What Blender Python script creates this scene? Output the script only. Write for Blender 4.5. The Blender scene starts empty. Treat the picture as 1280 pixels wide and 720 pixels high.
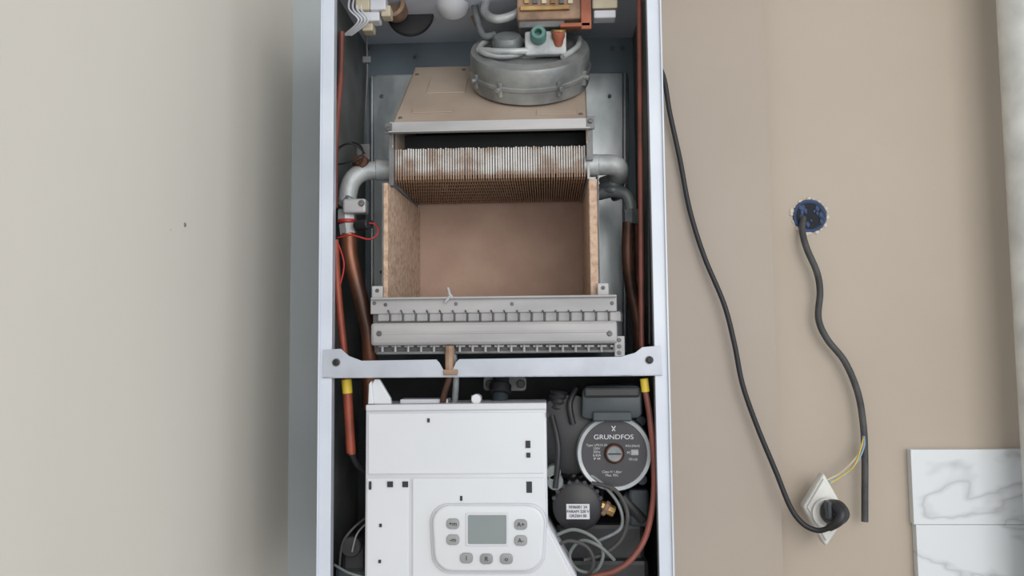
import bpy,bmesh,math,random
from mathutils import Vector,Matrix
random.seed(3)
sc=bpy.context.scene
F=1000.0
Zc=Vector((-.127,13.6,-1)).normalized()
Yc=Vector((.044,-.0731,-1)); Yc-=Zc*Yc.dot(Zc); Yc.normalize()
Xc=Yc.cross(Zc)
M=Matrix((Xc,Yc,Zc))
C=Vector((0,-1.0,1.5))
def P(u,v,y):
    d=M@Vector(((u-640)/F,(360-v)/F,-1))
    return C+d*((y-C.y)/d.y)
camd=bpy.data.cameras.new('camera'); cam=bpy.data.objects.new('camera',camd)
sc.collection.objects.link(cam); sc.camera=cam
camd.sensor_width=36; camd.lens=36*F/1280; camd.clip_start=.02
cam.matrix_world=Matrix.Translation(C)@M.to_4x4()

# ---------- materials ----------
def lin(c): 
    r=[]
    for x in c:
        x/=255.; r.append(x/12.92 if x<.04045 else ((x+.055)/1.055)**2.4)
    return (*r,1)
MATS={}
def mat(name,c,rough=.5,metal=0,c2=None,scale=20,bump=0,bscale=None,stretch=(1,1,1),lo=.35,hi=.65,detail=5):
    m=bpy.data.materials.new(name); m.use_nodes=True; nt=m.node_tree; b=nt.nodes['Principled BSDF']
    b.inputs['Roughness'].default_value=rough; b.inputs['Metallic'].default_value=metal
    if c2 is None: c2=tuple(x*.88 for x in c)
    tc=nt.nodes.new('ShaderNodeTexCoord'); mp=nt.nodes.new('ShaderNodeMapping')
    mp.inputs['Scale'].default_value=stretch
    nt.links.new(tc.outputs['Object'],mp.inputs[0])
    n=nt.nodes.new('ShaderNodeTexNoise'); n.inputs['Scale'].default_value=scale; n.inputs['Detail'].default_value=detail
    nt.links.new(mp.outputs[0],n.inputs['Vector'])
    r=nt.nodes.new('ShaderNodeValToRGB'); r.color_ramp.elements[0].position=lo; r.color_ramp.elements[1].position=hi
    r.color_ramp.elements[0].color=lin(c2); r.color_ramp.elements[1].color=lin(c)
    nt.links.new(n.outputs['Fac'],r.inputs[0]); nt.links.new(r.outputs[0],b.inputs['Base Color'])
    if bump:
        n2=nt.nodes.new('ShaderNodeTexNoise'); n2.inputs['Scale'].default_value=bscale or scale*3
        nt.links.new(mp.outputs[0],n2.inputs['Vector'])
        bp=nt.nodes.new('ShaderNodeBump'); bp.inputs['Strength'].default_value=bump; bp.inputs['Distance'].default_value=.01
        nt.links.new(n2.outputs['Fac'],bp.inputs['Height']); nt.links.new(bp.outputs[0],b.inputs['Normal'])
    MATS[name]=m; return m
wallT=mat('wall_paint_taupe',(169,157,145),.7,0,(164,152,140),3,.03,60)
wallT2=mat('wall_paint_taupe_recess',(178,166,152),.7,0,(173,161,147),3,.03,60)
wallL=mat('wall_plaster_cream',(214,210,201),.8,0,(199,195,186),2.0,.05,14,(1,.6,.3),.3,.7)
wallG=mat('wall_plaster_grey',(176,182,185),.8,0,(168,174,178),4,.05,30)
floorM=mat('floor_tile_beige',(170,160,150),.4)
ceilM=mat('ceiling_white',(225,225,222),.8)
enamel=mat('white_enamel',(206,212,223),.3,0,(194,201,214),8)
enamelB=mat('enamel_bracket',(182,187,198),.35,.1,(166,171,182),18)
galv=mat('galvanised_sheet',(112,124,132),.45,.3,(90,101,109),7,.03,40)
galvL=mat('galvanised_pan_bright',(190,195,196),.33,.45,(132,139,143),9,.10,30,(1,1,.6),.38,.6)
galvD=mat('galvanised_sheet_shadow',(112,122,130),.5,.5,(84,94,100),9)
darkin=mat('interior_shade',(52,55,58),.6,.1,(30,32,34),10)  # dark tone standing in for shade inside the casing
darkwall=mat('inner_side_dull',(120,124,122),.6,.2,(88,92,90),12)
steel=mat('brushed_steel',(178,177,178),.5,.2,(154,153,155),25,.02,90,(.2,1,1))
steelB=mat('burner_steel',(168,167,168),.5,.25,(146,145,147),25,.02,90,(.2,1,1))
steelD=mat('steel_dark',(118,118,120),.5,.4,(90,90,92),30)
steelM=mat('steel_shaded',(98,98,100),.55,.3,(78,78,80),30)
cast=mat('cast_aluminium',(184,187,188),.5,.25,(150,154,156),30,.10,120)
castD=mat('cast_aluminium_grey',(134,138,140),.5,.3,(102,107,110),30,.1,120)
fanM=mat('fan_cast_metal',(160,162,161),.38,.4,(120,123,124),22,.06,120)
hoodM=mat('hood_aluminised_tan',(186,170,155),.5,.15,(168,151,137),9,.02,50,(1,1,1),.3,.6)
insul=mat('ceramic_fibre_board',(198,171,150),.95,0,(166,137,117),130,.3,200,(1,1,1),.3,.6)
insulB=mat('ceramic_fibre_back',(182,154,137),.95,0,(168,139,124),14,.1,100)
copper=mat('copper_tube',(138,90,68),.4,.5,(76,52,44),25,0,None,(1,1,.5))
copperD=mat('copper_tube_tarnished',(116,80,64),.45,.5,(66,48,42),25)
orange=mat('orange_tube',(156,74,54),.5,.1,(126,60,46),30)
redbrown=mat('red_brown_tube',(128,70,60),.5,.1,(102,58,50),30)
yellow=mat('yellow_tape',(220,192,62),.5)
white=mat('white_plastic',(204,206,212),.4,0,(197,199,206),6)
white2=mat('white_plastic_panel',(211,214,219),.35,0,(206,209,214),6)
grayp=mat('grey_button',(154,156,158),.5)
lcd=mat('lcd_screen',(134,142,142),.25,0,(126,135,136),5)
ink=mat('dark_print',(40,42,46),.6)
black=mat('black_plastic',(40,41,44),.45,0,(27,27,30),20)
blackg=mat('black_slate_plastic',(60,68,74),.45,0,(46,53,58),20)
cableB=mat('black_cable_rubber',(30,30,34),.5)
cableG=mat('dark_grey_cable',(74,74,74),.6,0,(54,54,54),40)
greyw=mat('grey_cable',(120,126,124),.5)
red=mat('red_wire',(180,44,40),.5)
blue=mat('blue_plastic',(28,60,104),.5,0,(14,30,56),40)
hole=mat('hole_dark',(24,28,36),.8)
lblue=mat('pale_blue_wire',(140,170,200),.5)
cream=mat('cream_wire',(206,194,168),.5)
brass=mat('brass',(180,150,100),.4,.6,(130,100,66),30)
green=mat('green_nozzle',(90,130,124),.5)
brownp=mat('brown_pcb',(156,128,106),.6,0,(118,94,76),40)
rust=mat('rust_bracket',(160,92,68),.6,.1,(130,72,54),30)
sock=mat('socket_white',(222,221,216),.4)
rim=mat('pump_ring_silver',(170,174,177),.45,.3,(144,149,153),40)
plabel=mat('pump_label_charcoal',(58,58,63),.5)
plt=mat('pump_print_grey',(200,200,202),.5)
pvc=mat('white_pvc_pipe',(222,224,221),.35)
plaster=mat('plaster_chips',(206,198,188),.9)
mb=bpy.data.materials.new('marble_white'); mb.use_nodes=True; nt=mb.node_tree; b=nt.nodes['Principled BSDF']; b.inputs['Roughness'].default_value=.2
tc=nt.nodes.new('ShaderNodeTexCoord'); mp=nt.nodes.new('ShaderNodeMapping'); mp.inputs['Rotation'].default_value=(0,.6,0); mp.inputs['Scale'].default_value=(1,1,2)
nt.links.new(tc.outputs['Object'],mp.inputs[0])
n=nt.nodes.new('ShaderNodeTexNoise'); n.inputs['Scale'].default_value=3.6; n.inputs['Detail'].default_value=4; n.inputs['Distortion'].default_value=.2
nt.links.new(mp.outputs[0],n.inputs['Vector'])
s=nt.nodes.new('ShaderNodeMath'); s.operation='SUBTRACT'; s.inputs[1].default_value=.5; a=nt.nodes.new('ShaderNodeMath'); a.operation='ABSOLUTE'
nt.links.new(n.outputs['Fac'],s.inputs[0]); nt.links.new(s.outputs[0],a.inputs[0])
r=nt.nodes.new('ShaderNodeValToRGB'); r.color_ramp.elements[0].color=lin((184,186,190)); r.color_ramp.elements[1].color=lin((214,218,222)); r.color_ramp.elements[1].position=.025
x=r.color_ramp.elements.new(.006); x.color=lin((200,203,207))
nt.links.new(a.outputs[0],r.inputs[0]); nt.links.new(r.outputs[0],b.inputs['Base Color'])
fm=bpy.data.materials.new('fin_scorched'); fm.use_nodes=True; nt=fm.node_tree; b=nt.nodes['Principled BSDF']; b.inputs['Roughness'].default_value=.55; b.inputs['Metallic'].default_value=.1
def fin_mat(zlo,zhi):
    tc=nt.nodes.new('ShaderNodeTexCoord'); sx=nt.nodes.new('ShaderNodeSeparateXYZ'); nt.links.new(tc.outputs['Object'],sx.inputs[0])
    mr=nt.nodes.new('ShaderNodeMapRange'); mr.inputs[1].default_value=zlo; mr.inputs[2].default_value=zhi; nt.links.new(sx.outputs['Z'],mr.inputs[0])
    n=nt.nodes.new('ShaderNodeTexNoise'); n.inputs['Scale'].default_value=34; n.inputs['Detail'].default_value=6; nt.links.new(tc.outputs['Object'],n.inputs['Vector'])
    ad=nt.nodes.new('ShaderNodeMath'); ad.operation='MULTIPLY_ADD'; ad.inputs[1].default_value=2.2; nt.links.new(n.outputs['Fac'],ad.inputs[0]); nt.links.new(mr.outputs[0],ad.inputs[2])
    ad2=nt.nodes.new('ShaderNodeMath'); ad2.operation='MULTIPLY'; ad2.inputs[1].default_value=.4; nt.links.new(ad.outputs[0],ad2.inputs[0])
    r=nt.nodes.new('ShaderNodeValToRGB'); e=r.color_ramp.elements; e[0].position=.50; e[0].color=lin((140,112,92)); e[1].position=.95; e[1].color=lin((208,205,203))
    x=e.new(.70); x.color=lin((164,142,126))
    x=e.new(.80); x.color=lin((190,182,175))
    nt.links.new(ad2.outputs[0],r.inputs[0]); nt.links.new(r.outputs[0],b.inputs['Base Color'])

# ---------- helpers ----------
def empty(name,parent=None,loc=(0,0,0)):
    o=bpy.data.objects.new(name,None); o.empty_display_size=.05; sc.collection.objects.link(o); o.location=loc
    if parent: o.parent=parent
    return o
def fin(name,bm,m,parent,smooth=False,bev=0,seg=2):
    bmesh.ops.recalc_face_normals(bm,faces=bm.faces)
    if bev: bmesh.ops.bevel(bm,geom=[e for e in bm.edges if len(e.link_faces)==2 and e.calc_face_angle(0)>.5],offset=bev,segments=seg,affect='EDGES',profile=.5)
    me=bpy.data.meshes.new(name); bm.to_mesh(me); bm.free()
    if smooth:
        for p in me.polygons: p.use_smooth=True
        try: me.set_sharp_from_angle(angle=math.radians(40))
        except Exception: pass
    me.materials.append(m)
    o=bpy.data.objects.new(name,me); sc.collection.objects.link(o)
    if parent: o.parent=parent
    return o
def prism_bm(pts,off):
    bm=bmesh.new(); a=[bm.verts.new(p) for p in pts]; b2=[bm.verts.new(Vector(p)+off) for p in pts]
    bm.faces.new(a); bm.faces.new(b2[::-1]); n=len(a)
    for i in range(n): bm.faces.new((a[i],b2[i],b2[(i+1)%n],a[(i+1)%n]))
    return bm
def prism(name,pts,off,m,parent,bev=0,smooth=False,seg=2): return fin(name,prism_bm(pts,Vector(off)),m,parent,smooth,bev,seg)
def poly(name,px,y,d,m,parent,bev=0,smooth=False,seg=2): return prism(name,[P(u,v,y) for u,v in px],(0,d,0),m,parent,bev,smooth,seg)
def wbox(name,x0,x1,y0,y1,z0,z1,m,parent,bev=0):
    return prism(name,[(x0,y0,z0),(x1,y0,z0),(x1,y0,z1),(x0,y0,z1)],(0,y1-y0,0),m,parent,bev)
def B(name,u0,v0,u1,v1,y,d,m,parent,bev=0):
    a=P(u0,(v0+v1)/2,y); b=P(u1,(v0+v1)/2,y); t=P((u0+u1)/2,v0,y); q=P((u0+u1)/2,v1,y)
    return wbox(name,a.x,b.x,y,y+d,q.z,t.z,m,parent,bev)
def rr(u0,v0,u1,v1,r,n=6):
    o=[]
    for cx,cy,a0 in ((u1-r,v0+r,-90),(u1-r,v1-r,0),(u0+r,v1-r,90),(u0+r,v0+r,180)):
        for i in range(n+1):
            a=math.radians(a0+90*i/n); o.append((cx+r*math.cos(a),cy+r*math.sin(a)))
    return o
def frame(ax):
    ax=Vector(ax).normalized(); t=Vector((0,0,1)) if abs(ax.z)<.9 else Vector((1,0,0))
    a=ax.cross(t).normalized(); return ax,a,ax.cross(a).normalized()
def lathe(name,o,ax,prof,m,parent,n=40,smooth=True):
    ax,a,b2=frame(ax); o=Vector(o); bm=bmesh.new(); rings=[]
    for r,h in prof:
        if r<1e-6: rings.append([bm.verts.new(o+ax*h)])
        else: rings.append([bm.verts.new(o+ax*h+(a*math.cos(2*math.pi*i/n)+b2*math.sin(2*math.pi*i/n))*r) for i in range(n)])
    for A,Bq in zip(rings,rings[1:]):
        for i in range(n):
            j=(i+1)%n
            if len(A)==1 and len(Bq)==1: continue
            if len(A)==1: bm.faces.new((A[0],Bq[j],Bq[i]))
            elif len(Bq)==1: bm.faces.new((A[i],A[j],Bq[0]))
            else: bm.faces.new((A[i],A[j],Bq[j],Bq[i]))
    return fin(name,bm,m,parent,smooth)
def cyl(name,p0,p1,r,m,parent,n=32,c=None):
    p0=Vector(p0);p1=Vector(p1);L=(p1-p0).length
    if c is None: c=min(r,L)*.12
    return lathe(name,p0,p1-p0,[(0,0),(r-c,0),(r,c),(r,L-c),(r-c,L),(0,L)],m,parent,n)
def disc(name,u,v,y,rpx,d,m,parent,n=32):
    p=P(u,v,y); return cyl(name,p,p+Vector((0,d,0)),rpx/F*(1+y),m,parent,n)
def spline(pts,k=8,closed=False):
    pts=[Vector(p) for p in pts]; out=[]; n=len(pts)
    rng=range(n) if closed else range(n-1)
    g=(lambda i:pts[i%n]) if closed else (lambda i:pts[min(max(i,0),n-1)])
    for i in rng:
        p0,p1,p2,p3=g(i-1),g(i),g(i+1),g(i+2)
        for j in range(k):
            t=j/k; out.append(.5*((2*p1)+(p2-p0)*t+(2*p0-5*p1+4*p2-p3)*t*t+(3*p1-p0-3*p2+p3)*t**3))
    if not closed: out.append(pts[-1])
    return out
def tube(name,pts,r,m,parent,n=12,k=8,closed=False,raw=False,rib=0):
    q=[Vector(p) for p in pts] if raw else spline(pts,k,closed)
    bm=bmesh.new(); rings=[]; N=len(q); pa=None
    for i in range(N):
        t=((q[(i+1)%N]-q[i-1]) if closed else (q[min(i+1,N-1)]-q[max(i-1,0)])).normalized()
        if pa is None: _,pa,_=frame(t)
        pa=(pa-t*pa.dot(t)).normalized(); pb=t.cross(pa)
        rr_=(r(i/(N-1)) if callable(r) else r)*(1+(rib if i%2 else 0))
        rings.append([bm.verts.new(q[i]+(pa*math.cos(2*math.pi*j/n)+pb*math.sin(2*math.pi*j/n))*rr_) for j in range(n)])
    for i in range(N if closed else N-1):
        A,Bq=rings[i],rings[(i+1)%N]
        for j in range(n): bm.faces.new((A[j],A[(j+1)%n],Bq[(j+1)%n],Bq[j]))
    if not closed: bm.faces.new(rings[0][::-1]); bm.faces.new(rings[-1])
    return fin(name,bm,m,parent,True)
def T(name,px,r,m,parent,**k):
    return tube(name,[P(*p) for p in px],r,m,parent,**k)
def bolt(name,u,v,y,rpx,parent,m=None,at=None):
    p=at or P(u,v,y); r=rpx/F*(1+y)
    return lathe(name,p,(0,-1,0),[(0,0),(r,0),(r,r*.3),(r*.7,r*.6),(r*.45,r*.62),(r*.4,r*.3),(0,r*.3)],m or steelD,parent,12)
def text(name,s,u,v,y,size,m,parent,ry=0):
    cu=bpy.data.curves.new(name,'FONT'); cu.body=s; cu.size=size; cu.align_x='CENTER'; cu.align_y='CENTER'; cu.extrude=.0002
    cu.materials.append(m); o=bpy.data.objects.new(name,cu); sc.collection.objects.link(o)
    o.rotation_euler=(math.pi/2,ry,0); o.location=P(u,v,y); o.parent=parent; return o

# ---------- room ----------
YW=.27; YR=.315
xl=P(363,360,YW).x; xs=P(967,360,YW).x; xm=P(600,360,YW).x
wbox('wall_back_left',xl-.1,xm,YW,YW+.2,0,2.7,wallG,None)
wbox('wall_back',xm,xs,YW,YW+.2,0,2.7,wallT,None)
wbox('wall_right_recess',xs,1.6,YR,YR+.155,0,2.7,wallT2,None)
wl=wbox('wall_left',xl-.12,xl,-1.3,YW,0,2.7,wallL,None)
wbox('floor',xl-.12,1.6,-3,YW+.2,-.1,0,floorM,None)
wbox('ceiling',xl-.12,1.6,-3,YW+.2,2.7,2.8,ceilM,None)
d=M@Vector(((231-640)/F,(360-281)/F,-1)); q=C+d*((xl-C.x)/d.x)
lathe('nail_mark',q,(1,0,0),[(.0028,0),(.0022,.0008),(0,.0012)],castD,wl,12)
d=M@Vector(((213-640)/F,(360-287)/F,-1)); q=C+d*((xl-C.x)/d.x)
lathe('nail_mark_b',q,(1,0,0),[(.0012,0),(.001,.0005),(0,.0008)],cast,wl,12)
pp=P(1250,0,.235); pr=.045
cyl('white_drain_pipe',(pp.x+pr,.235,0),(pp.x+pr,.235,2.7),pr,pvc,None,48,.0001)
tl=empty('marble_tile')
a=P(1140,600,.30); t=P(1200,562,.30); g=P(1200,656,.30)
wbox('tile_upper',a.x,a.x+.6,.300,.3145,g.z+.0003,t.z,mb,tl,.0006)
zc=g.z-.0003; k=0
while zc>0.01:
    z0=max(0,zc-.30); wbox('tile_row_%d'%k,a.x+.003,a.x+.6,.300,.3145,z0,zc,mb,tl,.0006); zc=z0-.0012; k+=1

# ---------- boiler ----------
bo=empty('gas_boiler')
XL=P(399.5,400,0).x; XR=P(835,400,0).x; XLi=P(415.5,400,0).x; XRi=P(817,400,0).x
ZT=P(640,-40,0).z; ZB=P(640,780,0).z; YB=.24
wbox('side_panel_left',XL,XL+.0015,.001,YB+.02,ZB,ZT,enamel,bo)
wbox('side_panel_right',XR-.0015,XR,.001,YB+.02,ZB,ZT,enamel,bo)
wbox('front_flange_left',XL,XLi,-.002,0.0,ZB,ZT,enamel,bo,.0006)
wbox('front_flange_right',XRi,XR,-.002,0.0,ZB,ZT,enamel,bo,.0006)
wbox('flange_return_left',XLi-.0015,XLi,0,.012,ZB,ZT,enamelB,bo)
wbox('flange_return_right',XRi,XRi+.0015,0,.012,ZB,ZT,enamelB,bo)
wbox('flange_fold_left',XL,XL+.002,-.006,-.002,ZB,ZT,enamel,bo,.0004)
wbox('flange_fold_right',XR-.002,XR,-.006,-.002,ZB,ZT,enamel,bo,.0004)
zm=P(640,462,0.02).z
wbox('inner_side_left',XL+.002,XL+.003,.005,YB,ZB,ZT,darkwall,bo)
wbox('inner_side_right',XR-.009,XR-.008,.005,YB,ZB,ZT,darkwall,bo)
wbox('back_panel',XL+.002,XR-.002,YB,YB+.002,ZB,ZT,galv,bo)
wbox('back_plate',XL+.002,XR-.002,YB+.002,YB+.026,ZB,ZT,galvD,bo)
wbox('top_panel',XL+.002,XR-.002,.0,YB,ZT-.002,ZT,enamel,bo)
wbox('bottom_panel',XL+.002,XR-.002,.0,YB,ZB,ZB+.002,enamel,bo)
wbox('lower_shade_sheet',XL+.003,XR-.009,YB-.04,YB-.038,ZB+.002,zm-.006,darkin,bo)  # added dark sheet: shade on the lower back panel put into colour
wbox('shade_shelf',XLi+.03,XRi-.02,.05,YB-.002,zm-.004,zm-.002,galvD,bo)  # added shelf, keeps light off the lower bay
pl=[(462,98),(470,93),(776,90),(786,96),(786,440),(462,440)]
poly('rear_pan',pl,YB-.006,.005,galvL,bo,.002)
tube('pan_fold_right',[P(781,92,YB-.008),P(781,440,YB-.008)],.004,galvL,bo,raw=True)
tube('pan_fold_left',[P(465,96,YB-.008),P(465,440,YB-.008)],.003,galvL,bo,raw=True)
T('sensor_capillary',[(458,45,.15),(459,90,.15),(457,140,.14),(456,182,.10)],.0016,steelD,bo,n=8)
B('capillary_clip',453,70,463,78,.145,.006,castD,bo,.0008)
for i,(u,v) in enumerate(((462,60),(520,70),(778,60),(765,60),(762,120),(477,340),(477,120))): bolt('rivet_%d'%i,u,v,YB-.008,2.3,bo)
# brace
br=empty('cross_brace',bo)
poly('brace_bar',[(404,437),(426,436),(436,445),(452,451),(545,449.5),(549,453),(554,462),(566,462),(570,453),(574,449),(776,446),(794,441),(803,434),(826,432),(828,469.5),(790,470),(430,472.5),(403,472.5)],-.004,.002,enamelB,br)
prism('brace_lower_lip',[P(404,471.5,-.004),P(827,468.5,-.004),P(827,469.5,-.004),P(404,472.5,-.004)],(0,.022,0),enamelB,br)
prism('brace_upper_lip',[P(452,451,-.002),P(545,449.5,-.002),P(545,451,-.002),P(452,452.5,-.002)],(0,.016,0),enamelB,br)
prism('brace_upper_lip_r',[P(574,449,-.002),P(776,446,-.002),P(776,447.5,-.002),P(574,450.5,-.002)],(0,.016,0),enamelB,br)
for i,(u,v) in enumerate(((420,453),(812,450))):
    disc('brace_bolt_washer_%d'%i,u,v,-.006,5,.002,steelD,br); bolt('brace_bolt_%d'%i,u,v,-.006,4,br,black)
# ---------- hood ----------
hd=empty('flue_hood',bo)
nrm=Vector((0,-.656,.755)); sl=Vector((0,.755,.656)); HL=.20; HO=.006
fl=P(490,158,.03); fr=P(734,149,.03); zf=(fl.z+fr.z)/2
fl.z=zf; fr.z=zf
bl=fl+sl*HL; brr=fr+sl*HL
bl.x+=HO; brr.x+=.006
prism('hood_slope',[fl,fr,brr,bl],-nrm*.0015,hoodM,hd)
def onhood(s_,t_): return fl.lerp(fr,s_)+sl*t_+Vector((HO*(1-s_)*t_/HL,0,0))
for k,(s0,s1,t0,t1) in enumerate(((.12,.34,.10,.15),(.08,.30,.035,.05),(.74,.95,.02,.035))):
    prism('hood_emboss_%d'%k,[onhood(s0,t0),onhood(s1,t0),onhood(s1,t1),onhood(s0,t1)],nrm*.0012,hoodM,hd,.0008)
for k,(s_,t_) in enumerate(((.03,.02),(.03,.17),(.97,.02),(.3,.185))):
    p=onhood(s_,t_); lathe('hood_rivet_%d'%k,p,nrm,[(0,0),(.003,0),(.0025,.0015),(0,.002)],steelD,hd,10)
prism('hood_side_left',[fl,bl,Vector((bl.x,bl.y,zf-.03)),Vector((fl.x,fl.y,zf-.03))],(.0015,0,0),hoodM,hd)
prism('hood_side_right',[fr,brr,Vector((brr.x,brr.y,zf-.03)),Vector((fr.x,fr.y,zf-.03))],(-.0015,0,0),hoodM,hd)
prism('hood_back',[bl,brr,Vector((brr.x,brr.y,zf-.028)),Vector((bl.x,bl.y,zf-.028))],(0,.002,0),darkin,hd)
wbox('hood_front_lip',fl.x-.003,fr.x+.003,.027,.029,zf-.011,zf+.003,steel,hd,.0005)
wbox('hood_lip_fold',fl.x-.003,fr.x+.003,.020,.029,zf-.0125,zf-.011,steel,hd)
B('hood_tab_left',481,154,490,167,.026,.003,steelD,hd,.0005); B('hood_tab_right',733,145,743,161,.026,.003,steelD,hd,.0005)
bolt('hood_bolt_l',485,161,.024,3,hd); bolt('hood_bolt_r',738,151,.024,3,hd)
B('hood_strut_left',486,165,492,232,.03,.012,steelD,hd,.0005); B('hood_strut_right',733,158,741,200,.03,.012,steelD,hd,.0005)
B('hood_shade_sheet',493,168,733,190,.10,.002,darkin,hd)  # dark sheet painting the shade in the gap under the hood
# ---------- fan ----------
fn=empty('exhaust_fan',bo)
ax=nrm.copy()
fc=Vector((P(663,100,.126).x,.126,0)); t_=(fc.y-.03)/.755; fc.z=zf+.656*t_
fc=fc+nrm*.001; R=.0855
lathe('fan_housing',fc,ax,[(0,0),(R*.9,0),(R*.975,.003),(R*.985,.020),(R*1.01,.0215),(R*1.01,.0255),(R*.985,.027),(R*.985,.046),(R*.96,.051),(R*.80,.054),(R*.76,.050),(R*.42,.050),(R*.40,.054),(0,.054)],fanM,fn,72)
e1=Vector((1,0,0)); e2=sl
def onfan(x,t,h): return fc+e1*x+e2*t+ax*h
for i,an in enumerate((-150,-118,-62,-28,30,150)):
    c_=math.cos(math.radians(an)); s_=math.sin(math.radians(an))
    q=onfan(R*1.0*c_,R*1.0*s_,.0235); dr=(e1*c_+e2*s_); cyl('fan_clip_%d'%i,q,q+dr*.007,.0036,fanM,fn,12)
    p=onfan(R*.985*c_,R*.985*s_,.012); cyl('fan_lug_%d'%i,p,p+ax*.02,.004,fanM,fn,12)
tube('fan_top_ring',[onfan(-.035+.034*math.cos(a),-.012+.034*math.sin(a),.058) for a in [i*math.pi/8 for i in range(16)]],.004,cast,fn,closed=True,k=3)
lathe('fan_motor_hub',onfan(-.03,-.008,.052),ax,[(0,.0),(.02,0),(.022,.012),(.018,.02),(.008,.022),(0,.022)],castD,fn)
tube('fan_arm',[onfan(-.07,-.02,.058),onfan(-.04,-.045,.064),onfan(0,-.04,.062),onfan(.02,-.03,.058)],.0045,cast,fn)
tube('fan_rim_strap',[onfan(.045,-.05,.056),onfan(.065,-.02,.058),onfan(.07,.02,.056)],.004,cast,fn)
B('port_bracket',656,38,708,68,.05,.012,cast,fn,.003)
lathe('green_port',P(673,47,.05),(0,-1,.1),[(0,.0),(.011,.0),(.011,.012),(.009,.016),(.005,.016),(.005,.006),(0,.006)],green,fn,24)
lathe('copper_port',P(698,50,.05),(0,-.5,1),[(0,-.008),(.006,-.008),(.007,.0),(.009,.004),(.009,.009),(.004,.012),(0,.012)],rust,fn,24)
lathe('copper_port_rim',P(698,40,.05),(0,-.5,1),[(0,0),(.010,0),(.010,.003),(0,.003)],brass,fn,24)
B('pressure_switch_body',646,-12,728,24,.05,.05,brownp,fn,.003)
B('pressure_switch_cover',650,6,712,12,.045,.006,brass,fn,.001)
B('pressure_switch_lower',648,24,706,34,.055,.03,steelD,fn,.002)
B('switch_bracket',726,-20,739,36,.046,.004,rust,fn,.001)
B('switch_bracket_foot',700,28,738,33,.046,.008,rust,fn,.001)
B('switch_connector',740,-5,772,10,.06,.02,cream,fn,.002); B('switch_connector_low',742,12,770,22,.06,.02,white,fn,.002)
for i in range(6): B('switch_detail_%d'%i,655+i*11,-3,661+i*11,4,.047,.004,[brass,steelD,cream][i%3],fn,.0005)
T('vent_hose',[(612,-10,.1),(606,14,.09),(622,24,.07),(650,14,.07),(652,-5,.08)],.006,cast,fn)
T('vent_hose_b',[(590,-10,.12),(596,20,.1),(604,44,.09),(618,44,.08)],.005,castD,fn)
# top-left parts
te=empty('top_connections',bo)
disc('black_flue_disc',512,14,.13,31,.01,black,te)
lathe('condensate_tube',P(492,8,.10),(0,-1,-.15),[(0,-.02),(.018,-.02),(.019,.02),(.014,.02),(.014,.004),(0,.004)],brownp,te)
lathe('white_cap',P(565,-4,.10),(0,-1,.2),[(0,-.025),(.024,-.02),(.026,0),(.022,.012),(.012,.02),(0,.022)],white,te)
disc('cap_backing',574,-10,.15,34,.02,castD,te)
for i,(u0,v0,u1,v1) in enumerate(((444,-8,462,12),(446,14,474,26),(452,28,466,38),(462,-6,482,12),(476,6,488,20))):
    B('wiring_block_%d'%i,u0,v0,u1,v1,.05+.006*(i%3),.02,white if i%2 else cream,te,.002)
for i in range(4): T('white_wire_%d'%i,[(440+6*i,-12,.06),(436+5*i,10,.05),(448+4*i,26,.05),(430+i*3,44,.07)],.0014,white,te,n=6)
T('top_pipe',[(600,-15,.16),(590,6,.15),(598,30,.14)],.006,brownp,te)
# ---------- heat exchanger ----------
hx=empty('heat_exchanger',bo)
a=P(495,205,.04); b_=P(731,205,.04); zt=(P(494,188,.04).z+P(732,181,.04).z)/2; zb=P(613,223,.04).z
fin_mat(zb+.001,zb+.014)
bm=bmesh.new(); NF=76
for i in range(NF):
    x=a.x+(b_.x-a.x)*i/(NF-1); w=.0009; dz=random.uniform(-.0009,.0009); dx=random.uniform(-.0003,.0003)
    prof=[(.04,zt+dz),(.04,zb)]
    for k in range(8): prof+= [(.045+k*.022,zb-.003),(.056+k*.022,zb+.003)]
    prof+=[(.222,zb),(.222,zt+dz)]
    A=[bm.verts.new((x-w+(dx if abs(yy-.04)<.001 else 0),yy,zz)) for yy,zz in prof]; Bb=[bm.verts.new((x+w+(dx if abs(yy-.04)<.001 else 0),yy,zz)) for yy,zz in prof]
    bm.faces.new(A); bm.faces.new(Bb[::-1]); n_=len(A)
    for j in range(n_): bm.faces.new((A[j],Bb[j],Bb[(j+1)%n_],A[(j+1)%n_]))
fin('fin_stack',bm,fm,hx)
for k in range(5):
    y=.07+.03*k; cyl('water_tube_%d'%k,(a.x-.004,y,zb+.022),(b_.x+.004,y,zb+.022),.008,copperD,hx)
wbox('fin_folded_core',a.x,b_.x,.0435,.045,zb+.006,zt-.002,steelD,hx)
wbox('end_plate_left',a.x-.006,a.x-.003,.035,.22,zb-.004,zt+.003,steel,hx); wbox('end_plate_right',b_.x+.003,b_.x+.006,.035,.22,zb-.004,zt+.003,steel,hx)
T('elbow_left',[(496,213,.07),(470,213,.065),(452,216,.06),(440,226,.055),(435,242,.055),(434,258,.055)],.0125,cast,hx,n=20)
cyl('elbow_left_collar',P(493,213,.07),P(469,213,.066),.0145,cast,hx,24)
cyl('elbow_left_ring',P(440,247,.055),P(432,262,.055),.0145,castD,hx,8)
B('sensor_block',428,248,457,266,.035,.02,steel,hx,.003)
bolt('sensor_screw',452,254,.034,4,hx)
cyl('union_upper',P(434,262,.055),P(434,276,.055),.0125,cast,hx,6); 
cyl('union_red_washer',P(434,275,.055),P(434,279,.055),.013,red,hx); cyl('union_lower',P(434,279,.055),P(436,294,.055),.0115,steel,hx,6)
T('copper_pipe_left',[(436,292,.055),(438,320,.055),(446,355,.06),(456,395,.06),(462,430,.06),(462,510,.07)],.0105,copper,hx,n=16)
cyl('thermostat',P(446,282,.045),P(462,280,.03),.007,black,hx)
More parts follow.
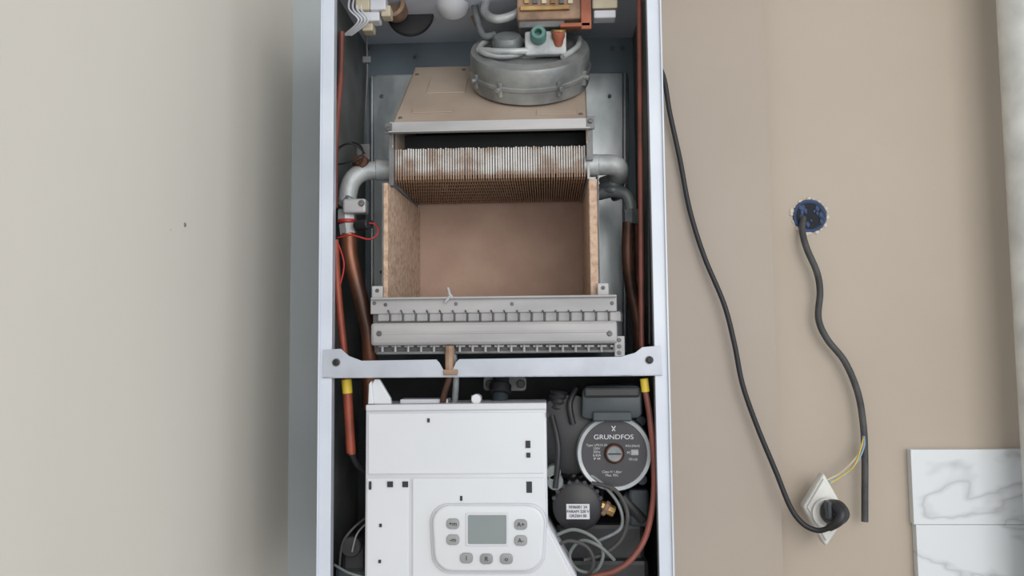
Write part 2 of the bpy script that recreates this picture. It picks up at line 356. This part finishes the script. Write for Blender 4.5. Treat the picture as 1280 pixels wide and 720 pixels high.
T('red_wire',[(422,297,.03),(440,294,.025),(462,299,.022),(473,290,.025),(468,280,.03),(455,279,.03)],.0011,red,hx,n=8)
T('red_wire_b',[(421,300,.03),(430,330,.03),(424,360,.03)],.0011,red,hx,n=8)
T('black_wire_a',[(418,206,.05),(436,203,.04),(452,196,.04),(452,184,.05),(440,178,.06),(426,184,.05),(418,196,.05)],.0012,black,hx,n=8)
T('black_wire_b',[(418,188,.05),(432,180,.04),(446,182,.04),(456,192,.05)],.0012,black,hx,n=8)
lathe('limit_sensor',P(453,206,.06),(-.3,-1,.3),[(0,0),(.011,0),(.011,.008),(.006,.01),(.006,.016),(0,.016)],copperD,hx)
B('sensor_tab',446,180,462,200,.08,.003,steelD,hx,.0005)
T('elbow_right',[(730,207,.05),(755,206,.05),(768,207,.052),(773,213,.065),(771,222,.10)],.0138,cast,hx,n=20)
cyl('elbow_right_collar',P(733,207,.05),P(749,207,.05),.0150,cast,hx,24)
for i in range(3): T('coil_%d'%i,[(752,226+7*i,.10),(766,223+7*i,.085),(776,229+7*i,.10),(768,233+7*i,.13)],.0055,castD,hx)
T('elbow_outlet',[(748,243,.1),(768,239,.09),(782,243,.085),(788,254,.085),(789,272,.085)],.0085,castD,hx,n=16)
cyl('outlet_nut',P(789,262,.085),P(789,280,.085),.0105,castD,hx,6)
T('copper_pipe_right',[(786,278,.085),(785,320,.085),(789,360,.09),(797,400,.09),(800,440,.09)],.0085,copperD,hx,n=16)
T('copper_pipe_right_b',[(795,278,.12),(796,320,.12),(796,440,.12)],.006,copperD,hx,n=16)
# ---------- combustion chamber ----------
ch=empty('combustion_chamber',bo)
yf,yb=.02,.233
xl_=P(479,300,yf).x; xr_=P(748,300,yf).x
ztop=P(613,226,yf).z; zbot=P(613,376,yf).z
wbox('chamber_shell_left',xl_-.0015,xl_,yf,yb,zbot,ztop,steelD,ch); wbox('chamber_shell_right',xr_,xr_+.0015,yf,yb,zbot,ztop+.008,steelD,ch)
wbox('chamber_shell_back',xl_+.012,xr_-.012,yb-.002,yb,zbot,ztop+.06,darkin,ch)
def board(name,x0,x1,xb0,xb1,m):
    bm=bmesh.new()
    v=[bm.verts.new(p) for p in ((x0,yf,zbot),(x1,yf,zbot),(xb1,yb-.010,zbot),(xb0,yb-.010,zbot),(x0,yf,ztop),(x1,yf,ztop),(xb1,yb-.010,ztop),(xb0,yb-.010,ztop))]
    for f in ((0,1,2,3),(4,5,6,7),(0,1,5,4),(1,2,6,5),(2,3,7,6),(3,0,4,7)): bm.faces.new([v[i] for i in f])
    return fin(name,bm,m,ch,False,.001)
board('fibre_board_left',xl_,xl_+.006,xl_,xl_+.016,insul)
board('fibre_board_right',xr_-.011,xr_-.0005,xr_-.011,xr_-.0005,insul)
wbox('fibre_board_back',xl_+.012,xr_-.010,yb-.009,yb-.002,zbot,ztop+.03,insulB,ch)
for nm,x0 in (('l',xl_-.012),('r',xr_-.003)):
    wbox('foot_bracket_%s'%nm,x0,x0+.014,yf-.012,yf-.010,zbot+.004,zbot+.020,steel,ch,.001)
    bolt('foot_bolt_%s'%nm,0,0,0,2.5,ch,at=Vector((x0+.007,yf-.012,zbot+.014)))
# ---------- burner ----------
bu=empty('burner_assembly',bo)
def strip(name,v0,v1,y,d,m,u0=463,u1=771,bev=.001): return B(name,u0,v0,u1,v1,y,d,m,bu,bev)
strip('burner_top_rail',371,391,.004,.012,steelB)
strip('burner_top_flange',370,373,-.002,.018,steelB)
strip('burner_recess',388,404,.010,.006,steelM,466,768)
strip('gas_manifold',402,431,-.004,.022,steelB,463,772,.004)
strip('manifold_rib',414,417,-.0046,.003,steelB,470,764,.0008)
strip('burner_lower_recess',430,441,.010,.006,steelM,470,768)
strip('burner_bottom_rail',438,442,.004,.01,steelD,470,780)
strip('burner_tray',376,440,.018,.19,steelD,468,768,.001)
for i in range(19):
    u=472+i*16.1
    B('burner_port_%d'%i,u,389,u+14.3,402,.0065,.01,steelB,bu,.0015)
    T('burner_pin_%d'%i,[(u+13,388,.002),(u+15,393,-.002),(u+15,402,.0)],.0010,steelM,bu,n=6,k=4)
    T('injector_%d'%i,[(u+6,431,.004),(u+6,440,.004)],.0018,steelB,bu,n=8,k=2)
    B('injector_slot_%d'%i,u+1,431,u+13,434,.004,.008,steelB,bu,.0005)
for i,(u,v) in enumerate(((468,379),(482,381),(765,379),(640,380),(570,380))): bolt('rail_bolt_%d'%i,u,v,.004,2.3,bu)
for i,(u,v) in enumerate(((474,417),(762,417))): bolt('manifold_bolt_%d'%i,u,v,-.004,3.5,bu)
T('electrode',[(560,360,.004),(562,370,.0),(556,378,.0)],.0016,cast,bu); T('electrode_b',[(566,373,.0),(561,366,.0)],.002,steel,bu)
B('side_lug',768,420,781,446,.0,.01,steelB,bu,.001)
for i in range(3): bolt('lug_bolt_%d'%i,774,425+8*i,-.000,2.6,bu)
T('gas_feed',[(563,430,.004),(562,450,.006),(562,470,.01),(556,490,.015),(553,506,.02)],.004,copperD,bu); T('gas_feed_b',[(566,436,.008),(570,470,.012),(568,506,.02)],.004,castD,bu)
cyl('gas_feed_nut',P(562,432,-.002),P(562,466,.0),.0058,brownp,bu,8)
B('feed_clip',554,462,572,469,-.008,.01,brownp,bu,.001)
# ---------- tubes on the sides ----------
tb=empty('side_tubes',bo)
T('brown_tube_left',[(427,40,.06),(426,90,.06),(422,140,.05),(419,190,.04),(418,260,.03)],.0042,redbrown,tb)
T('orange_tube_left',[(419,300,.03),(422,360,.03),(428,420,.03),(433,470,.03),(436,520,.03),(440,568,.03)],.0048,orange,tb)
cyl('yellow_band_left',P(433,474,.03),P(434.5,492,.03),.0065,yellow,tb)
T('red_sleeve_left',[(434.5,492,.03),(436,520,.03),(439,566,.03)],.0062,orange,tb)
T('black_lead_left',[(439,566,.03),(446,580,.04),(456,590,.05)],.004,black,tb)
T('brown_tube_right',[(799,-20,.03),(800,100,.03),(801,250,.03),(802,430,.03),(805,470,.02)],.0036,redbrown,tb)
T('black_edge_line_right',[(809,-20,.02),(811,200,.02),(812,430,.02)],.0018,black,tb)  # thin black line along the right inner edge
cyl('yellow_band_right',P(805,473,.015),P(807,490,.015),.0052,yellow,tb)
T('orange_tube_right',[(806,485,.015),(812,520,.012),(817,570,.012),(817,620,.012),(808,668,.01),(790,698,.0),(768,714,-.004),(740,722,-.004),(715,735,.0)],.0038,redbrown,tb)
T('dark_tube_right',[(822,490,.06),(824,560,.06),(824,740,.06)],.004,black,tb)
# ---------- control box ----------
cb=empty('control_box',bo)
poly('box_body',[(457,508),(683,505),(685,655),(722,722),(722,775),(455,775)],0.0,.075,white,cb,.003,True)
poly('box_top_edge',[(457,506),(683,503.5),(683,512),(457,514)],-.003,.07,white,cb,.0015)
poly('top_fin',[(463,505),(464,482),(468,474),(474,474),(488,498),(489,505)],.004,.008,white2,cb,.001)
poly('top_fin_rib',[(460,505),(461,480),(464,476),(467,505)],-.001,.02,white2,cb,.001)
B('top_block',500,499,560,507,.02,.03,white,cb,.001)
disc('top_knob_ring',595,499,.004,6,.02,white2,cb); cyl('top_knob',P(595,506,.01),P(595,494,.01),.006,cream,cb)
poly('raised_panel',[(515,598),(681,597),(683,657),(716,722),(716,775),(515,775)],-.0025,.01,white2,cb,.0018)
poly('upper_panel',[(460,517),(680,515),(680,592),(460,593)],-.0018,.008,white2,cb,.0012)
B('seam_side',458,598,511,770,-.0015,.008,white2,cb,.0012)
for i,(u0,v0,u1,v1) in enumerate(((484,602,491,609),(503,602,510,609),(461,602,464,612),(657,551,663,560),(658,566,663,572),(534,523,537,528),(658,602,665,616),(474,655,477,659),(473,700,476,704),(575,620,578,626),(684,515,686,521))):
    B('slot_%d'%i,u0,v0,u1,v1,-.0032,.003,ink,cb)
pod=rr(540,632,681,715,22)
pod=[(u+(6 if u<600 else -6)*max(0,(v-660)/55)*.6,v) for u,v in pod]
poly('display_pod_base',[(u+(u-610)*.04,v+(v-673)*.06) for u,v in pod],-.006,.006,white,cb,.002,True)
poly('display_pod',pod,-.013,.009,white2,cb,.004,True,4)
poly('lcd_bezel',rr(582,641,636,683,2,3),-.0142,.003,white,cb,.0006)
poly('lcd',rr(585,644,633,680,1.5,3),-.0148,.003,lcd,cb)
for i,(u,v) in enumerate(((566,655),(566,675),(651,656),(651,676),(583,698),(608,699),(633,699))):
    poly('button_%d'%i,rr(u-8,v-6.5,u+8,v+6.5,5,5),-.0155,.004,grayp,cb,.001,True)
    text('button_icon_%d'%i,['+m','-m','A+','A-','I','R','o'][i],u,v,-.0159,.0075,ink,cb)
# ---------- pump ----------
pu=empty('circulation_pump',bo)
c0=P(768,567,.02); rp=.0472
lathe('pump_head',c0,(0,1,0),[(0,0.004),(rp*.86,.004),(rp*.88,.001),(rp*.97,0),(rp,.003),(rp,.03),(rp*.92,.036),(rp*.95,.04),(rp*.95,.10),(rp*.7,.12),(0,.12)],rim,pu,64)
lathe('pump_motor_can',c0+Vector((0,.025,0)),(0,1,0),[(rp*.9,0),(rp*1.06,.004),(rp*1.06,.06),(rp*.9,.11),(0,.11)],blackg,pu,48)
lathe('pump_label',c0+Vector((0,.0038,0)),(0,-1,0),[(0,0),(rp*.86,0),(rp*.86,.0008),(0,.0008)],plabel,pu,64)
lathe('pump_vent_plug',c0+Vector((0,.003,0)),(0,-1,0),[(0,0),(.0125,0),(.0125,.003),(.0105,.0055),(0,.0055)],copper,pu,32)
lathe('pump_plug_face',c0+Vector((0,-.0024,0)),(0,-1,0),[(0,0),(.0092,0),(.009,.0008),(0,.0008)],castD,pu,32)
wbox('plug_slot',c0.x-.008,c0.x+.008,c0.y-.0042,c0.y-.003,c0.z-.0008,c0.z+.0008,ink,pu)
text('pump_brand_text','GRUNDFOS',767,546.5,.0225,.0082,white,pu).scale=(1.15,1,1)
text('pump_text_a','Type UPS15-50\n230V\n50Hz\n0.43A\nIP 44',746,565,.0225,.0042,plt,pu)
text('pump_text_b','P/N:59642\n\nPC 1743\n\nTF110',791,566,.0225,.0042,plt,pu)
text('pump_text_c','Class H 1.6bar\nMax. 95C',765,592,.0225,.0042,plt,pu)
B('pump_label_box',789,562,798,569,.0224,.001,grayp,pu)
for an in (35,-35): text('pump_logo','I',767,536,.0225,.011,white,pu,math.radians(an))
poly('terminal_box',[(727,521),(728,489),(733,483),(797,482),(803,487),(803,519),(797,523),(733,524)],.018,.05,blackg,pu,.003,True)
B('terminal_lid',730,484,800,497,.014,.02,black,pu,.003)
B('terminal_hinge',741,515,790,527,.012,.02,blackg,pu,.002)
lathe('pump_volute',P(712,540,.07),(0,-1,0),[(0,0),(.045,0),(.052,.01),(.05,.03),(.03,.035),(0,.035)],black,pu,32)
for i in range(4):
    an=math.radians(45+90*i); p=c0+Vector((math.cos(an)*rp*1.12,.03,math.sin(an)*rp*1.12)); cyl('pump_flange_bolt_%d'%i,p,p+Vector((0,.03,0)),.007,blackg,pu,12)
# ---------- hydraulics ----------
hy=empty('hydraulic_group',bo)
tube('ribbed_hose',[P(700,488,.05),P(696,520,.05),P(699,555,.05),P(712,590,.06),P(740,612,.07)],.013,black,hy,n=20,k=10,rib=.12)
disc('white_vent_cap',692,591,.02,9,.02,greyw,hy); disc('vent_cap_ring',694,603,.02,10,.03,castD,hy)
c1=P(722,634,.02)
lathe('diverter_motor',c1,(0,1,0),[(0,0),(.026,0),(.031,.004),(.032,.05),(0,.05)],black,hy,40)
lathe('diverter_crown',P(721,612,.06),(.05,-.35,1),[(0,-.02),(.033,-.02),(.035,.0),(.03,.008),(.02,.012),(0,.012)],blackg,hy,16,False)
for i in range(9):
    an=math.radians(20+i*17.5); p=c1+Vector((math.cos(an)*.031,.002,math.sin(an)*.031)); cyl('diverter_rib_%d'%i,p,p+Vector((0,.04,0)),.003,black,hy,8)
B('motor_label',708,630,737,649,.0185,.001,white,hy)
for j,s_ in enumerate(('0506001 24','PARAM 220 V','GRZ6H 00')): text('motor_label_text_%d'%j,s_,722.5,634+5.5*j,.018,.0048,ink,hy)
cyl('brass_fitting',P(750,632,.03),P(768,640,.03),.007,brass,hy,8); cyl('brass_fitting_end',P(754,634,.03),P(759,637,.03),.010,brownp,hy,8)
B('hydro_block',694,655,806,704,.05,.08,black,hy,.006); B('hydro_block_low',700,700,812,770,.04,.1,black,hy,.006)
B('hydro_block_right',786,612,812,660,.05,.06,blackg,hy,.004)
cyl('hydro_pipe',P(775,620,.06),P(805,650,.06),.012,black,hy)
T('cable_loop_a',[(690,672,.02),(716,662,.01),(742,672,.005),(754,692,.005),(744,714,.01),(722,712,.015),(712,694,.02),(726,676,.01),(748,682,.0),(768,700,.01)],.0022,greyw,hy)
T('cable_loop_b',[(692,684,.01),(712,676,.005),(734,684,.0),(742,704,.0),(730,724,.01),(706,718,.01)],.0022,cableG,hy)
T('cable_loop_c',[(740,604,.02),(768,612,.01),(784,640,.005),(778,672,.01),(756,692,.01),(730,700,.01)],.0026,cableG,hy)
T('cable_loop_d',[(726,586,.03),(752,604,.02),(774,632,.01),(776,660,.01),(748,676,.01)],.0022,castD,hy)
T('black_hose_top',[(720,486,.04),(712,505,.03),(716,530,.03)],.004,black,hy)
T('black_lead_mid',[(690,520,.03),(698,560,.02),(694,610,.02)],.0035,black,hy)
cyl('return_pipe',P(627,466,.08),P(624,510,.05),.011,blackg,hy); cyl('return_pipe_collar',P(626,480,.06),P(625,492,.055),.0145,black,hy,24)
poly('return_flange',rr(604,470,658,489,5),.085,.004,steelD,hy,.001)
disc('flange_bolt_l',612,480,.08,5,.006,black,hy); disc('flange_bolt_r',651,480,.08,5,.006,black,hy)
ll=empty('drain_valve_group',bo)
B('valve_block',426,676,455,716,.03,.05,black,ll,.006); B('valve_block_low',418,708,456,775,.04,.06,blackg,ll,.006)
disc('valve_disc',438,684,.02,13,.02,black,ll)
T('valve_wire_a',[(456,648,.03),(440,662,.02),(428,680,.02),(424,712,.02)],.0016,cableG,ll); T('valve_wire_b',[(457,655,.03),(446,668,.02),(440,690,.015)],.0012,greyw,ll)
T('valve_wire_c',[(418,706,.02),(436,716,.01),(456,722,.01)],.0016,greyw,ll)
T('grey_rod',[(424,500,.12),(424,600,.12),(425,700,.12)],.004,castD,ll)

# ---------- cables outside ----------
pc=empty('black_power_cable')
T('cord',[(812,60,.255),(829,95,.255),(837,140,.255),(850,200,.258),(862,262,.258),(880,320,.255),(905,380,.25),(918,430,.25),(928,480,.25),(946,532,.25),(970,590,.245),(988,634,.24),(1004,655,.235),(1022,663,.23),(1036,660,.222)],.0040,cableB,pc,n=12)
T('grey_mains_cable',[(1004,272,.313),(1003,290,.300),(1009,312,.293),(1021,340,.293),(1025,365,.294),(1023,398,.294),(1034,424,.293),(1056,452,.293),(1072,490,.293),(1079,530,.292),(1081,570,.292),(1081,615,.292),(1081,652,.292)],.0052,cableG,None,n=12)
jb=empty('wall_junction_box')
c=P(1012,270,YR)
lathe('box_rim',c+Vector((0,-.001,0)),(0,-1,0),[(0.0,.0005),(.022,.0005),(.024,.002),(.0265,.002),(.0275,0)],blue,jb,32)
lathe('box_hole',c,(0,-1,0),[(0,.0022),(.021,.0022),(.0215,0)],hole,jb,32)
bm=bmesh.new()
for i in range(26):
    an=i*2*math.pi/26+random.uniform(-.2,.2); rr0=.0275+random.uniform(0,.0025); p=c+Vector((math.cos(an)*rr0,-.001,math.sin(an)*rr0)); 
    bmesh.ops.create_icosphere(bm,subdivisions=1,radius=random.uniform(.0015,.004),matrix=Matrix.Translation(p)@Matrix.Diagonal((1,.4,1,1)))
fin('plaster_chips',bm,plaster,jb)
bm=bmesh.new()
for i in range(16):
    an=random.uniform(0,6.28); rr0=random.uniform(.008,.024); p=c+Vector((math.cos(an)*rr0,-.003,math.sin(an)*rr0))
    bmesh.ops.create_icosphere(bm,subdivisions=1,radius=random.uniform(.002,.005),matrix=Matrix.Translation(p)@Matrix.Diagonal((1,.3,1.5,1)))
fin('box_debris',bm,blue,jb)
so=empty('power_socket')
def sk(px,y,d,nm,m,bev): return poly(nm,px,y,d,m,so,bev,True,3)
sk([(1030,591),(1060,644),(1033,684),(1004,634)],.262,.022,'socket_plate',sock,.004)
sk([(1030,598),(1055,643),(1033,677),(1009,634)],.258,.006,'socket_inner_frame',sock,.002)
cc=P(1034,641,.256)
lathe('socket_well',cc,(0,-1,0),[(0,.001),(.019,.001),(.019,.004),(.023,.004),(.023,0)],sock,so,32)
dirp=Vector((.15,-1,.1)).normalized()
lathe('plug_body',P(1040,640,.252),dirp,[(0,0),(.019,0),(.0195,.012),(.016,.022),(.011,.032),(0,.034)],black,pc,24)
T('plug_tail',[(1046,634,.225),(1052,642,.215),(1048,652,.213),(1036,660,.222)],lambda t:.0095-.004*t,black,pc)
B('plug_ridge',1035,628,1041,650,.222,.02,blackg,pc,.002)
T('wire_cream',[(1034,600,.266),(1052,590,.275),(1070,572,.285),(1078,556,.289),(1079,545,.289)],.0014,cream,so,n=8)
T('wire_blue',[(1036,602,.266),(1056,594,.275),(1072,576,.283),(1080,558,.287),(1080,545,.287)],.0014,lblue,so,n=8)
T('wire_yellow',[(1038,604,.266),(1060,590,.272),(1070,578,.28),(1076,560,.286),(1079,548,.287)],.0011,yellow,so,n=8)

# ---------- light ----------
w=bpy.data.worlds.new('world'); sc.world=w; w.use_nodes=True
bg=w.node_tree.nodes['Background']; bg.inputs[0].default_value=(.92,.96,1.0,1); bg.inputs[1].default_value=1.02
def area(name,loc,tgt,size,power,col):
    l=bpy.data.lights.new(name,'AREA'); l.size=size; l.energy=power; l.color=col
    o=bpy.data.objects.new(name,l); sc.collection.objects.link(o); o.location=loc
    o.rotation_euler=(Vector(tgt)-Vector(loc)).to_track_quat('-Z','Y').to_euler()
area('window_light',(.85,-2.1,2.1),(-.2,0,1.5),1.8,36,(1,.985,.955))
sc.view_settings.view_transform='Standard'
